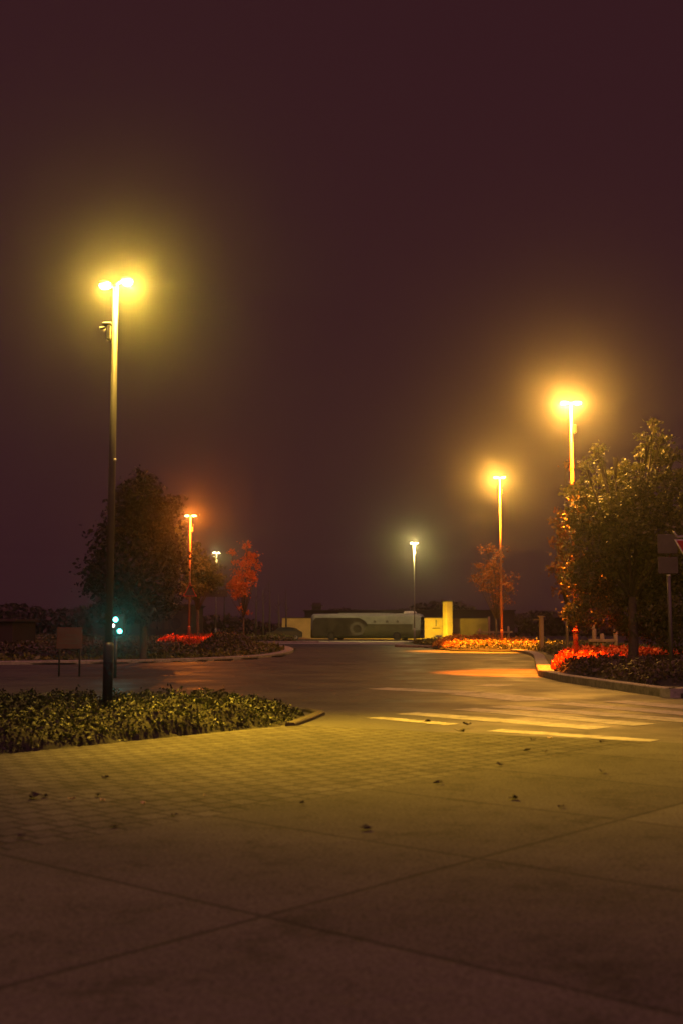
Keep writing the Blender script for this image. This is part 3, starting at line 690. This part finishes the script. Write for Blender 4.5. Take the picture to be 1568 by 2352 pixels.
tree('autumn_tree', 'slender tree with orange leaves poking out left of the big tree', (X(1300, D), D, 0), blobs(D, [(1275, 1205, 16), (1292, 1180, 12), (1298, 1225, 20), (1278, 1250, 16), (1300, 1290, 24), (1272, 1310, 14), (1285, 1350, 20), (1310, 1350, 24), (1298, 1070, 10), (1305, 1400, 16), (1280, 1280, 14)], .4), 150, .15, M['leaf_orange'], per=11, crad=.2, trunk_r=.06)
D = 79
tree('young_tree', 'thin small tree with sparse brown leaves behind the middle right lamp', (X(1138, D), D, 0), blobs(D, [(1116, 1262, 16), (1150, 1268, 15), (1092, 1330, 12), (1178, 1330, 12), (1175, 1355, 12), (1135, 1300, 20), (1115, 1320, 20), (1150, 1325, 20), (1165, 1345, 14), (1105, 1345, 15), (1130, 1350, 24), (1145, 1375, 18), (1168, 1380, 10), (1098, 1300, 10)], .5), 190, .17, M['leaf_brown'], per=12, crad=.28, trunk_r=.07)
D = 50
tree('dark_tree', 'tall dark unlit tree left of the red lit lamp', (X(330, D), D, 0), blobs(D, [(330, 1120, 42), (300, 1165, 55), (365, 1170, 45), (335, 1230, 70), (270, 1240, 55), (385, 1215, 28), (290, 1310, 75), (365, 1300, 55), (245, 1330, 55), (330, 1370, 65), (385, 1340, 34), (400, 1250, 18), (390, 1390, 30), (260, 1400, 45)], .8), 900, .2, M['leaf_night'], per=22, crad=.36, trunk_r=.15)
D = 79
tree('green_tree', 'tree with dull yellow green leaves around the red lit lamp', (X(455, D), D, 0), blobs(D, [(412, 1225, 14), (420, 1200, 10), (418, 1250, 14), (412, 1275, 12), (455, 1270, 20), (470, 1300, 26), (445, 1310, 26), (430, 1290, 16), (470, 1335, 30), (500, 1330, 18), (440, 1350, 26), (495, 1300, 10)], .8), 330, .22, M['leaf_green'], per=16, crad=.36, trunk_r=.12)
D = 80
tree('red_tree', 'upright tree with sparse red orange leaves right of the direction board', (X(560, D), D, 0), blobs(D, [(568, 1255, 8), (570, 1275, 10), (565, 1295, 10), (533, 1270, 6), (540, 1290, 7), (548, 1310, 9), (580, 1290, 9), (592, 1275, 7), (590, 1300, 9), (572, 1318, 13), (548, 1335, 16), (530, 1345, 10), (560, 1350, 14), (545, 1362, 12), (565, 1372, 8), (515, 1345, 6), (585, 1335, 8), (553, 1400, 6), (568, 1408, 5)], .5), 190, .2, M['leaf_vivid'], per=12, crad=.24, trunk_r=.06, nb=19)

# ------------------------------------------------------------------ fallen leaves
def fallen(px, py, s, mat, label, group):
    x, y = G(px, py); h = .03
    a = random.uniform(0, 6.28); mb = MB(); n = 9; vs = [(0, 0, .012)]
    for i in range(n):
        an = 2*math.pi*i/n; r = s*(.35+.65*abs(math.cos(an*1.5)))*random.uniform(.75, 1.1)
        vs.append((r*math.cos(an), r*.75*math.sin(an), .008+random.random()*s*.55))
    vs2 = [(vx, vy, vz+.003) for vx, vy, vz in vs]
    fs = [(0, 1+i, 1+(i+1) % n) for i in range(n)]+[(n+1, n+2+(i+1) % n, n+2+i) for i in range(n)]+[(1+i, n+2+i, n+2+(i+1) % n, 1+(i+1) % n) for i in range(n)]
    o = mb.add(vs+vs2, fs).build('fallen_leaf', mat); o.location = (x, y, h+.002); o.rotation_euler.z = a; tag(o, label, 'leaf', group)
for px, py, s in ((78, 1843, .09), (102, 1840, .06), (243, 1796, .05), (262, 1911, .05), (48, 1936, .05), (695, 1856, .04), (1006, 1809, .055), (1178, 1845, .075), (838, 1917, .07), (1288, 1864, .04), (1381, 1783, .06), (1146, 1766, .06), (1210, 1732, .06), (1222, 1706, .06), (980, 1664, .1), (1072, 1672, .11), (1055, 1687, .1), (1250, 1735, .05), (225, 1838, .05), (1380, 1712, .06), (400, 1885, .04)):
    fallen(px, py, s, M['litter_dark'], 'dark curled dry leaf lying on the paving', 'dark fallen leaves on the paving')
for px, py, s in ((163, 1847, .045), (235, 1849, .045), (330, 1857, .04), (1262, 1703, .05), (470, 1838, .025)):
    fallen(px, py, s, M['litter_pale'], 'pale yellow dry leaf lying on the paving', 'pale fallen leaves on the paving')
